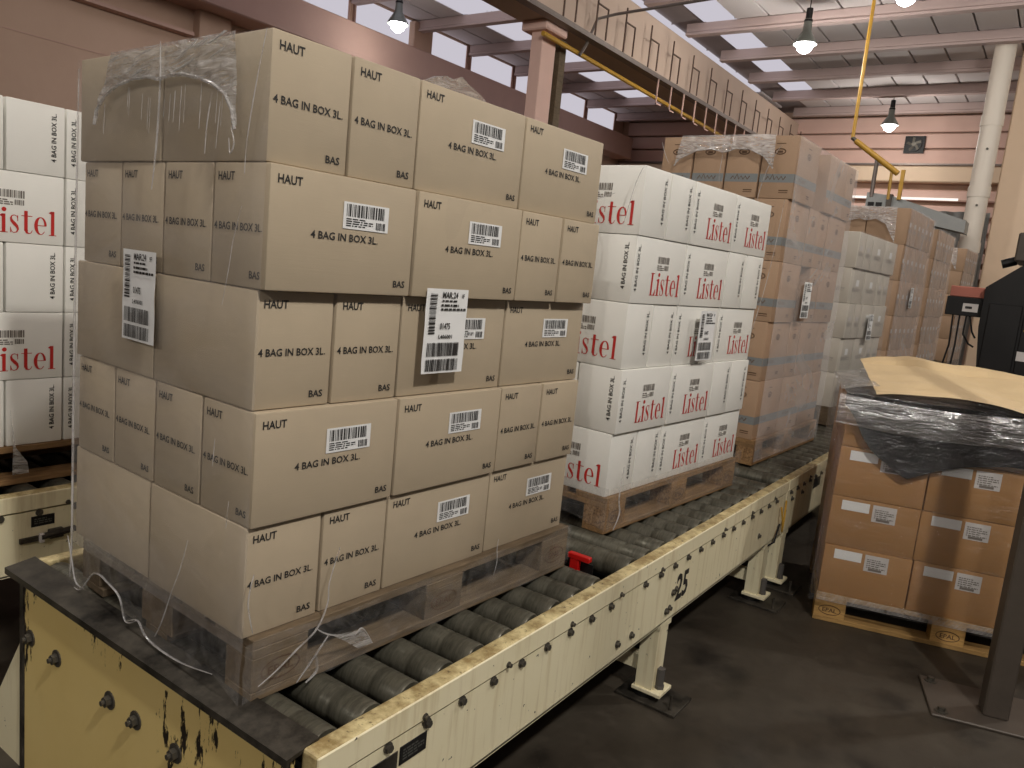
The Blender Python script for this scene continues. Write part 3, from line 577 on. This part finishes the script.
stack(F3 @ T((0, 0, .144)), 'blue', 'blue-banded brown', 'tall wrapped stack', 'cartons of the tall wrapped stack', 5, .332, dx=[.005, -.01, -.01, -.02, -.015],
      rows=[[.4, (.2, .12), .4, .2], [.4, .2, .2, .4], [.4, (.2, .10), .2, .4], [.4, .2, .4, .2], [.4, .4, .4]])
F4 = frame((-.04, 5.25, ZR), -.05)
pallet(F4, 'wood_old', 'pallet under the pale grey wrapped stack')
stack(F4 @ T((0, 0, .144)), 'grey', 'pale grey', 'pale stack', 'cartons of the pale grey stack', 5, .266, dx=[.008, -.008, .006, -.008, .0])
KP = dict(rows=[[.2] * 6] * 5, jit=.004, dx=[.006, -.004, .004, -.006, 0])
F5 = frame((-.10, 7.55, ZR), -.05)
pallet(F5, 'wood_old', 'pallet under the shiny wrapped stack behind the pale one')
stack(F5 @ T((0, 0, .144)), 'marked', 'film-covered brown', 'shiny stack', 'cartons of the shiny wrapped stack', 5, .352, **KP)
F6 = frame((-.12, 9.75, ZR), -.05)
pallet(F6, 'wood_old', 'pallet under the second shiny wrapped stack')
stack(F6 @ T((0, 0, .144)), 'marked', 'film-covered brown', 'second shiny stack', 'cartons of the second shiny wrapped stack', 5, .352, **KP)
F7 = frame((-.10, 12.9, ZR), -.05)
pallet(F7, 'wood_old', 'pallet under the farthest brown stack by the cream column')
stack(F7 @ T((0, 0, .144)), 'marked', 'film-covered brown', 'farthest stack', 'cartons of the farthest stack', 5, .352, **KP)
FL = frame((-1.765, .05, ZR), 0)
pallet(FL @ T((.01, 0, 0)), 'wood_mid', 'pallet under the white stack at the left edge')
stack(FL @ T((0, 0, .144)), 'white', 'white', 'left-edge white stack', 'cartons of the left-edge white stack', 5, HB, endfront=True)

# ------------------------------------------------------------------ stretch films
def nz(p, s=1.0): return noise.noise(Vector(p) * s)
def film_sleeve(fr, W, D, z0, z1, mat, par, off=.012, amp=.006, faces='RE', name='sleeve'):
    """film standing just off the right (+x) and end (-y) faces"""
    pts = []
    if 'E' in faces: pts += [(-W + (W + off) * i / 30, -off) for i in range(31)]
    if 'R' in faces: pts += [(off, -off + (D + 2 * off) * i / 40) for i in range(0 if 'E' not in faces else 1, 41)]
    n_ = len(pts) - 1
    def fn(u, v):
        i = int(round(u * n_)); x, y = pts[i]; z = z0 + (z1 - z0) * v
        a = amp * nz((x * 3, y * 3, z * 4 + W)) + amp * .5 * nz((x * 12, y * 12, z * 3))
        k = -.5 * amp; return (x + (a + k if x > -.001 else 0), y - (a + k if y < .001 else 0), z)
    return build(MB().grid(fn, n_, 24), name, mat, par, None, True)
def wrap(fr, label): r = empty('stretch_wrap'); r.matrix_world = fr; tag(r, label, 'plastic film', 'stretch wraps'); return r
TIGHT = None
def strand(par, pts, r=.0018):
    # smooth the path
    P = [Vector((p[0], -.018 if (par is TIGHT and p[1] < -.015) else p[1], p[2])) for p in pts]; out = []
    for i in range(len(P) - 1):
        a, b = P[i], P[i + 1]; p0 = P[max(i - 1, 0)]; p3 = P[min(i + 2, len(P) - 1)]
        for k in range(6):
            t = k / 6; out.append(.5 * ((2 * a) + (b - p0) * t + (2 * p0 - 5 * a + 4 * b - p3) * t * t + (3 * a - p0 - 3 * b + p3) * t ** 3))
    out.append(P[-1]); m = len(out); r *= .62
    return build(MB().tube(out, [r * (.35 + .65 * math.sin(math.pi * min(1, (i + 1) / (m + 1)))) for i in range(m)], 5), 'film_strand_and_glint', 'film_strand_and_glint', par, None, True)
def hood(par, W, ztop, arcL, arcR, edge, y=-.016, name='torn_hood', mat='film_crumple', rr=.004):
    """film bunched on the end face below the top edge, lower border = two arches meeting at a seam"""
    low = arcL + arcR
    def lowz(x):
        for (xa, za), (xb, zb) in zip(low, low[1:]):
            if xa <= x <= xb: return za + (zb - za) * (x - xa) / max(1e-6, xb - xa)
        return low[0][1] if x < low[0][0] else low[-1][1]
    x0, x1 = low[0][0], max(p[0] for p in low)
    def fn(u, v):
        xb = x0 + (x1 - x0) * u; zb = lowz(xb); xt = edge[0] + (edge[1] - edge[0]) * u
        x = xb + (xt - xb) * v ** 1.3; z = zb + (ztop - zb) * v
        a = .007 * nz((x * 16, z * 40, 1)) + .005 * nz((x * 60, z * 12, 3))
        return (x, y - .006 * (1 - v) + min(.004, a * (1 - .8 * v)), z)
    build(MB().grid(fn, 60, 14), name, mat, par, None, True)
    for arc in (arcL, arcR): build(MB().tube([(x, y - .009, z) for x, z in arc], rr, 6), 'rolled_edge', 'film_strand_and_glint' if rr < .003 else mat, par, None, True)
# nearest stack
W1 = TIGHT = wrap(F1 @ T((0, 0, .144)), 'clear torn stretch film around the nearest brown stack')
film_sleeve(F1, .8, 1.2, -.02, 1.229, 'film_haze', W1, .008, .004, 'E', 'end_film')
film_sleeve(F1, .8, 1.2, .01, 1.236, 'film_clear', W1, .010, .003, 'R', 'side_film')
aL = [(-.681, 1.071), (-.672, 1.101), (-.632, 1.134), (-.569, 1.155), (-.499, 1.164), (-.432, 1.166), (-.384, 1.157)]
aR = [(-.376, 1.157), (-.339, 1.162), (-.286, 1.161), (-.228, 1.151), (-.171, 1.136), (-.123, 1.113), (-.097, 1.083), (-.086, 1.045)]
hood(W1, .8, 1.233, aL, aR, (-.62, -.11), -.010)
strand(W1, [(-.38, -.04, 1.235), (-.376, -.045, 1.157), (-.382, -.036, 1.052), (-.391, -.034, .978), (-.401, -.03, .924)], .004)
strand(W1, [(.006, -.03, 1.225), (-.023, -.034, 1.117), (-.042, -.034, 1.025), (-.046, -.03, .96)], .0022)
strand(W1, [(-.05, -.03, .9), (-.075, -.034, .83), (-.085, -.034, .78), (-.105, -.03, .70)], .0015)
strand(W1, [(-.17, -.03, 1.12), (-.185, -.03, 1.06), (-.19, -.03, 1.0)], .0022); strand(W1, [(-.21, -.03, 1.14), (-.215, -.03, 1.05)], .0014); strand(W1, [(-.14, -.03, 1.1), (-.15, -.03, 1.01)], .0014)
rs = random.Random(3)
for k in range(26):      # pale strands added as highlight streaks on the bunched film
    x = rs.uniform(-.60, -.40) if k % 2 else rs.uniform(-.34, -.14); z = rs.uniform(1.175, 1.222); l = rs.uniform(.03, .09)
    strand(W1, [(x - l / 2, -.02, z - .008), (x, -.02, z), (x + l / 2, -.02, z + (.004 if k % 2 else .012))], rs.uniform(.0012, .003))
for k in range(16):
    x = rs.uniform(-.64, -.12); zz = 1.15 - abs(abs(x + .38) - .14) * .28; strand(W1, [(x, -.03, zz), (x - .004, -.032, zz - rs.uniform(.04, .09))], .0009)
strand(W1, [(-.10, -.03, 1.05), (-.086, -.03, 1.02), (-.098, -.03, 1.0), (-.105, -.03, 1.03)], .003)
strand(W1, [(-.20, -.03, .17), (-.225, -.034, .10), (-.26, -.03, .03)], .0022); strand(W1, [(-.05, -.03, .30), (-.056, -.03, .24)], .0015); strand(W1, [(-.11, -.03, .42), (-.115, -.03, .36)], .0015)
# top leftover lumps of film on the roof of the load
build(MB().grid(lambda u, v: (-.02 - .12 * v, .42 + .22 * u, 1.238 + .030 * math.sin(math.pi * u) * (1 - v * .6) * (1 + .6 * nz((u * 6, v * 5, 2)))), 24, 6), 'film_lump', 'film_crumple', W1, None, True)
# skirt on the end: droops between the blocks
sk = [(-.80, -.13), (-.758, -.135), (-.716, -.125), (-.64, -.055), (-.558, -.058), (-.504, -.074), (-.472, -.125), (-.413, -.10), (-.378, -.122), (-.316, -.132), (-.205, -.125), (-.084, -.10), (.015, -.13)]
def skz(x):
    for (xa, za), (xb, zb) in zip(sk, sk[1:]):
        if xa <= x <= xb: return za + (zb - za) * (x - xa) / (xb - xa)
    return -.13
build(MB().grid(lambda u, v: ((-.80 + .815 * u), -.012 - .006 * (1 - v) * (1 + nz((u * 9, v * 3, 5))), skz(-.80 + .815 * u) + (.02 - skz(-.80 + .815 * u)) * v), 50, 8), 'skirt', 'film_skirt', W1, None, True)
strand(W1, [(x, -.042, z) for x, z in sk[1:8]], .0045); strand(W1, [(x, -.046, z) for x, z in sk[6:12]], .0045)
strand(W1, [(-.80, -.04, .0), (-.775, -.045, -.06), (-.75, -.05, -.115), (-.70, -.05, -.12)], .004)
strand(W1, [(-.26, -.03, .03), (-.30, -.04, -.06), (-.33, -.045, -.11)], .003)
strand(W1, [(-.796, -.006, 1.21), (-.798, -.008, .8), (-.800, -.008, .4), (-.800, -.008, 0), (-.800, -.012, -.12)], .0055)  # pale strand stands in for the bright highlight down the left edge
# skirt on the long side
build(MB().grid(lambda u, v: (.018 + .010 * nz((u * 14, v * 3, 7)) + .004 * v, -.01 + 1.225 * u, -.132 + .006 * math.sin(u * 21) + .135 * v), 60, 8), 'skirt', 'film_skirt', W1, None, True)
strand(W1, [(.024, .224, .166), (.024, .20, .087), (.026, .197, .04), (.03, .167, -.012), (.036, .11, -.04), (.036, .06, -.07), (.036, .016, -.09)], .004)
strand(W1, [(.03, .167, -.012), (.034, .202, -.036), (.034, .274, -.06), (.036, .30, -.052), (.036, .335, -.10)], .004)
strand(W1, [(.034, .20, -.034), (.036, .16, -.075), (.036, .115, -.12)], .004); strand(W1, [(.034, .165, -.07), (.036, .17, -.11), (.036, .14, -.13)], .006)
build(MB().add([(.036, .21, -.04), (.036, .30, -.055), (.038, .335, -.10), (.037, .29, -.10), (.036, .245, -.065)], [(0, 1, 2, 3, 4)]), 'film_scrap', 'film_crumple', W1)
strand(W1, [(.024, .0, .16), (.024, -.01, .10), (.024, .004, .03)], .003); strand(W1, [(.022, .82, .05), (.024, .815, .02), (.024, .82, -.02), (.024, .81, -.06)], .002)
# white stack
W2 = wrap(F2 @ T((0, 0, .144)), 'clear stretch film with loose strands around the white stack')
film_sleeve(F2, .8, 1.2, -.01, 1.238, 'film_clear', W2, .016, .006, 'RE')
build(MB().grid(lambda u, v: (.02 + .008 * nz((u * 14, v * 3, 9)), -.01 + 1.225 * u, -.125 + .17 * v), 50, 8), 'skirt', 'film_skirt', W2, None, True)
build(MB().grid(lambda u, v: (-.8 + .82 * u, -.02 - .01 * nz((u * 9, v * 4, 4)), -.125 + .05 * math.sin(u * 3.1) + (.17 - .05 * math.sin(u * 3.1)) * v), 40, 8), 'skirt', 'film_skirt', W2, None, True)
strand(W2, [(-.26, -.03, 1.1), (-.20, -.036, 1.02), (-.19, -.036, .94), (-.20, -.03, .84), (-.22, -.034, .70), (-.205, -.03, .60), (-.24, -.034, .44), (-.28, -.03, .2)], .005)
strand(W2, [(-.20, -.03, 1.10), (-.10, -.03, 1.13)], .003); strand(W2, [(-.05, -.03, 1.02), (-.02, -.03, 1.16), (.004, -.03, 1.22)], .003)
strand(W2, [(.02, .07, .12), (.026, .05, .0), (.03, .06, -.06), (.034, .02, -.12)], .005)
# tall wrapped brown stack
W3 = wrap(F3 @ T((0, 0, .144)), 'hazy stretch film with torn hood on the tall wrapped stack')
film_sleeve(F3, .8, 1.2, -.12, 1.655, 'film_far', W3, .014, .008, 'R', 'side_film'); film_sleeve(F3, .8, 1.2, .0, 1.655, 'film_clear', W3, .02, .006, 'E', 'end_film')
hood(W3, .8, 1.66, [(-.69, 1.49), (-.66, 1.53), (-.56, 1.575), (-.47, 1.585), (-.40, 1.565)], [(-.39, 1.565), (-.33, 1.585), (-.25, 1.58), (-.17, 1.545), (-.11, 1.48)], (-.66, -.12), -.03)
strand(W3, [(-.08, -.04, 1.60), (-.13, -.04, 1.50), (-.16, -.04, 1.38), (-.17, -.04, 1.30)], .004); strand(W3, [(-.4, -.04, 1.56), (-.405, -.04, 1.46), (-.40, -.04, 1.40)], .003); strand(W3, [(-.78, -.04, 1.62), (-.75, -.04, 1.55), (-.72, -.04, 1.50)], .003)
strand(W3, [(-.02, -.04, 1.32), (-.05, -.04, .9), (-.13, -.04, .4)], .003)
for fr, lab, zt in ((F4, 'shiny stretch film around the pale grey stack', 1.335), (F5, 'shiny stretch film around the stack behind the pale one', 1.765), (F6, 'shiny stretch film around the second shiny stack', 1.765), (F7, 'shiny stretch film around the farthest stack', 1.765)):
    Wn = wrap(fr @ T((0, 0, .144)), lab); film_sleeve(fr, .8, 1.2, -.12, zt, 'film_pale' if zt < 1.5 else 'film_far', Wn, .014, .007, 'R', 'side_film')
    if zt > 1.5: hood(Wn, .8, zt, [(-.70, zt - .30), (-.6, zt - .16), (-.45, zt - .12), (-.40, zt - .14)], [(-.39, zt - .14), (-.3, zt - .12), (-.2, zt - .17), (-.1, zt - .34)], (-.66, -.12), -.03)
WL = wrap(FL @ T((0, 0, .144)), 'clear stretch film scrap hanging on the left-edge white pallet')
build(MB().add([(.02, .205, .16), (.024, .215, .02), (.03, .21, -.10), (.03, .265, -.10), (.028, .262, -.06), (.022, .225, .0)], [(0, 1, 2, 5), (2, 3, 4, 5)]), 'film_scrap', 'film_crumple', WL)

# ------------------------------------------------------------------ pallet labels on the films
def pallet_label(fr, face, cx, cz, label, wd=.15, ht=.21, tilt=0, off=.026):
    r = empty('shipping_label')
    loc = fr @ T((off, cx, cz)) @ RZ(math.pi / 2) if face == 'R' else fr @ T((cx, -off, cz))
    r.matrix_world = loc @ Matrix.Rotation(tilt, 4, 'Y'); tag(r, label, 'label', 'shipping labels')
    dz = lambda x, z: -.0035 * abs(nz((x * 22, z * 16, cx * 9))) - .0008
    build(MB().grid(lambda u, v: ((u - .5) * wd, dz((u - .5) * wd, (v - .5) * ht), (v - .5) * ht), 12, 16), 'paper_sheet', 'paper', r, None, True)
    p = MB()
    bc = barcode(ht * .48, .024, 11, 34); p.mb(MB().add([(-z, 0, x) for x, y, z in bc.v], bc.f), T((-wd / 2 + .036, 0, -.006)))
    p.mb(fit_text('MAR.24', .055, .015), T((-.02, 0, ht / 2 - .022))).mb(fit_text('9F', .010, .011), T((.05, 0, ht / 2 - .022)))
    p.mb(fine_lines(.08, .008, 1, 3), T((-.02, 0, ht / 2 - .034))).mb(fine_lines(.09, .020, 2, 8), T((-.022, 0, ht / 2 - .056))).mb(fit_text('01475', .036, .015), T((-.022, 0, .006))).mb(fit_text('L406001', .048, .010), T((-.024, 0, -.018)))
    p.mb(barcode(wd * .78, .034, 5, 44), T((-wd * .42, 0, -.062))).mb(barcode(wd * .78, .030, 6, 44), T((-wd * .42, 0, -.099)))
    q = MB(); q.add([(x, dz(x, z) - .0022, z) for x, y, z in p.v], p.f); build(q, 'printed_text', 'ink', r)
B1 = F1 @ T((0, 0, .144)); B2 = F2 @ T((0, 0, .144)); B3 = F3 @ T((0, 0, .144)); B4 = F4 @ T((0, 0, .144)); B5 = F5 @ T((0, 0, .144))
pallet_label(B1, 'R', .522, .659, 'white barcode label stuck on long side of the nearest brown stack', off=.014)
pallet_label(B1, 'E', -.455, .682, 'crumpled white barcode label on the end of the nearest brown stack', off=.013)
pallet_label(B2, 'R', .62, .62, 'crumpled barcode label on long side of the white stack', off=.022)
pallet_label(B3, 'R', .45, .80, 'barcode label on the tall wrapped brown stack', off=.025)
pallet_label(B4, 'R', .62, .62, 'barcode label on the pale grey stack', off=.025)
pallet_label(B5, 'R', .55, .90, 'barcode label on the shiny wrapped stack', off=.025)

# ================================================================== FLOOR STACK AT THE RIGHT
RA = .27
FR = frame((.511, 3.001, 0), RA)
# pallet long side faces the camera: rotate the pallet so its +x side looks to -y
pallet(FR @ RZ(-math.pi / 2) @ T((0, 0, 0)), 'wood_new', 'fresh yellow pallet on the floor under the taped brown cartons')
make_kit('stock', .4, .4, .25)
rs = random.Random(5)
for i in range(4):
    for j in range(3):
        carton('stock', FR @ T((.2 + .4 * j + rs.uniform(-.004, .004), .2 + .012 + rs.uniform(-.004, .004), .144 + (3 - i) * .25)) @ RZ(rs.uniform(-.008, .008)), 'F',
               f'tan carton with white stickers, {LAY[4][i]} layer of floor stack, {["left", "centre", "right"][j]} column', 'cartons of the floor stack')
    carton('stock', FR @ T((.2, .6, .144 + (3 - i) * .25)), '', f'tan carton, {LAY[4][i]} layer of floor stack, behind the left column', 'cartons of the floor stack')
for j in (1, 2): carton('stock', FR @ T((.2 + .4 * j, .6, .894)), '', f'tan carton, top layer of floor stack, {["", "centre", "right"][j]} of the back row', 'cartons of the floor stack')
bc_ = empty('plastic_cover'); bc_.matrix_world = FR @ T((0, 0, 1.144)); tag(bc_, 'black plastic sheet draped over top of the floor stack', 'plastic film')
build(MB().grid(lambda u, v: (-.015 + 1.23 * u, -.015 + .84 * v, .012 + .012 * nz((u * 7, v * 6, 1))), 30, 20), 'top_sheet', 'black_film', bc_, None, True)
def pw_lin(x, pts):
    for (xa, za), (xb, zb) in zip(pts, pts[1:]):
        if xa <= x <= xb: return za + (zb - za) * (x - xa) / (xb - xa)
    return pts[0][1] if x < pts[0][0] else pts[-1][1]
def flap(u, v):
    x = -.015 + 1.23 * u; d = pw_lin(x, [(-.02, .05), (.03, .10), (.084, .20), (.138, .266), (.298, .37), (.416, .31), (.533, .267), (.708, .234), (1.3, .23)])
    return (x, -.02 - .006 * nz((x * 9, v * 4, 2)) - .008 * v, .012 - d * v)
build(MB().grid(flap, 50, 8), 'front_flap', 'black_film', bc_, None, True)
WR = wrap(FR @ T((0, 0, .144)), 'tight shiny stretch film around the floor stack')
def fR(u, v):
    z = -.035 + 1.08 * v; t = u * 2.05 - .82
    x, y = (-.035, -t) if t < 0 else (t - .035 * (1 - min(1, t * 20)), -.035)
    a = .006 * nz((t * 6, z * 9, 1)) + .004 * nz((t * 3, z * 40, 2)); return (x - (a if t < 0 else 0), y - (a if t >= 0 else 0), z)
build(MB().grid(fR, 60, 40), 'film_sheet', 'film_tight', WR, None, True)
build(MB().grid(lambda u, v: (-.045 + 1.27 * u, -.046 - .012 * math.sin(v * 3.1) - .008 * nz((u * 14, v * 9, 6)),   .87 + .14 * v - .02 * math.sin(u * 5)), 70, 12), 'film_band', 'film_shiny', WR, None, True)
build(MB().grid(lambda u, v: (-.04 + .10 * nz((u * 3, 0, 1)) * 0 - .01 * nz((u * 9, v * 9, 3)) + .16 * v, -.04 + .86 * u, 1.03 + .035 * math.sin(v * 1.5)), 30, 6), 'film_band', 'film_crumple', WR, None, True)
for k in range(7): z = -.02 + .006 * k; build(MB().tube([(.0 + 1.15 * i / 12, -.042 - .003 * (i % 2), z + .008 * nz((i, k, 1))) for i in range(13)], .0015, 4), 'film_strand_and_glint', 'film_strand_and_glint', WR)
# kraft paper sheet lying on top
def paper(u, v):
    x = .11 + 1.22 * u - .03 * v; y = -.06 + .80 * v
    lift = .034 * math.sin(math.pi * min(1, u / .52)) * (1 - v) ** 2
    fold = .018 * abs(((u * 2.6 + v * .5) % 1) - .5) * 2
    return (x, y, 1.166 + .105 * v + lift + fold * (.3 + v) + (.03 * math.sin(math.pi * min(1, u * 1.6)) if v > .85 else 0) + .008 * nz((u * 8, v * 8, 3)))
kp = build(MB().grid(paper, 36, 20), 'paper_sheet', 'kraft_paper', None, FR); tag(kp, 'creased tan kraft paper sheet lying on the floor stack', 'paper')
# grey steel post with base plate
ps = empty('steel_post', (1.335, 2.62, 0), .27); tag(ps, 'dark grey square steel post bolted to the floor', 'post')
build(MB().bbox(-.062, .03, -.045, .045, .01, 2.6, .006), 'upright', 'post_grey', ps); build(MB().bbox(-.26, .24, -.14, .2, 0, .012, .003), 'base_plate', 'post_grey', ps)
for x, y in ((-.22, -.1), (-.22, .16), (.2, -.1)): build(MB().cyl((x, y, .012), (x, y, .016), .024, 14).cyl((x, y, .016), (x, y, .03), .014, 6), 'anchor_bolt', 'bolt_metal', ps)

# ================================================================== MACHINES AT THE BACK RIGHT
bm_ = empty('black_machine', (0, 5.0, 0)); tag(bm_, 'black machine cabinet with sloping top at the right edge', 'machine')
build(MB().prism([(.86, 0), (2.2, 0), (2.2, 1.98), (1.25, 1.98), (1.02, 1.92), (.835, 1.76), (.835, 1.5), (.88, 1.1)], 0, .9), 'cabinet', 'black_metal', bm_)
build(MB().bbox(.875, 1.06, -.012, 0, .9, 1.66, .004), 'door_panel', 'black_metal', bm_); build(MB().bbox(1.075, 1.6, -.012, 0, .9, 1.66, .004), 'door_panel', 'black_metal', bm_)
build(MB().box(1.09, 1.16, -.016, -.012, 1.5, 1.62), 'warning_sticker', 'yellow_sticker', bm_); build(MB().box(1.075, 1.16, -.016, -.012, 1.31, 1.37), 'rating_plate', 'sticker_grey', bm_)
build(MB().bbox(.95, 1.5, .2, .7, 1.95, 2.14, .01), 'motor_box', 'post_grey', bm_); build(MB().cyl((.88, .3, 1.93), (.96, .3, 1.96), .03, 10), 'knob', 'black_metal', bm_)
pr_ = empty('label_printer', (.62, 5.05, 1.56)); tag(pr_, 'flat black device on an arm beside the machine cabinet', 'machine')
build(MB().bbox(0, .212, 0, .3, 0, .125, .004), 'casing', 'black_metal', pr_); build(MB().bbox(.2, .26, .1, .2, .03, .09, .004), 'arm', 'black_metal', pr_); build(MB().box(.10, .19, -.002, 0, .03, .085), 'sticker', 'sticker_grey', pr_); build(MB().rect(.115, .155, .05, .066, -.003), 'sticker_print', 'ink', pr_)
for k, pts in enumerate([[(.05, .02, 0), (.06, .0, -.2), (.03, 0, -.42)], [(.09, .02, 0), (.095, .0, -.2), (.085, 0, -.45)], [(.13, .02, 0), (.13, 0, -.12), (.17, 0, -.18), (.205, 0, -.2)], [(.15, .02, 0), (.18, 0, -.1), (.205, 0, -.14)]]):
    build(MB().tube(pts, .006, 6), 'cable', 'cable', pr_)
pc = build(MB().bbox(0, .2, 0, .25, 0, .07, .004), 'flat_carton', 'pink_carton', None, T((.63, 5.07, 1.686))); tag(pc, 'low reddish carton lying on the black device', 'box')
# grey overhead gantry with yellow air lever
gb = empty('overhead_gantry', (-1.9, 14.0, 0)); tag(gb, 'grey overhead machine beam behind the shiny stacks', 'machine')
build(MB().prism([(0, 3.1), (.35, 3.1), (1.6, 2.85), (1.6, 3.05), (.4, 3.42), (0, 3.47)], 0, .5), 'beam', 'grey_paint', gb); build(MB().box(.04, .14, -.01, 0, 3.16, 3.3).box(.17, .27, -.01, 0, 3.16, 3.3), 'control_window', 'black_metal', gb)
build(MB().box(.34, .42, -.05, .1, 3.1, 3.44), 'end_guard', 'post_grey', gb)
build(MB().box(0, .4, 0, .5, 0, 3.1), 'upright', 'grey_paint', gb); build(MB().box(.05, .11, -.05, 0, 3.44, 4.0), 'hanger', 'post_grey', gb); build(MB().box(.50, .56, -.05, 0, 3.35, 3.85), 'hanger', 'yellow_paint', gb)
yl = empty('air_pipe', (-1.82, 12.0, 0)); tag(yl, 'tall yellow vertical pipe ending in an angled yellow arm', 'pipe')
build(MB().cyl((-.0, 0, 6.23), (0.01, 0, 4.02), .026, 10), 'pipe_run', 'yellow_paint', yl, None, True); build(MB().cyl((.06, 0, 3.98), (.73, 0, 3.5), .042, 10), 'arm', 'yellow_paint', yl, None, True)
build(MB().cyl((.0, 0, 4.03), (.09, 0, 3.96), .03, 8), 'joint', 'bolt_metal', yl); build(MB().cyl((.40, 0, 3.72), (.41, 0, 3.15), .022, 8), 'support', 'tray_metal', yl); build(MB().cyl((.64, 0, 3.55), (.65, 0, 3.12), .022, 8), 'support', 'yellow_paint', yl)
# grey roller-door curtain far behind
ct = build(MB().grid(lambda u, v: (-1.7 + 1.4 * u, 17.9 + .06 * math.sin(u * 30 + v * 5) + .04 * nz((u * 5, v * 9, 2)), 3.6 * v), 50, 12), 'curtain', 'grey_paint', None, None, True); tag(ct, 'grey crumpled tarpaulin curtain at the far end', 'curtain')
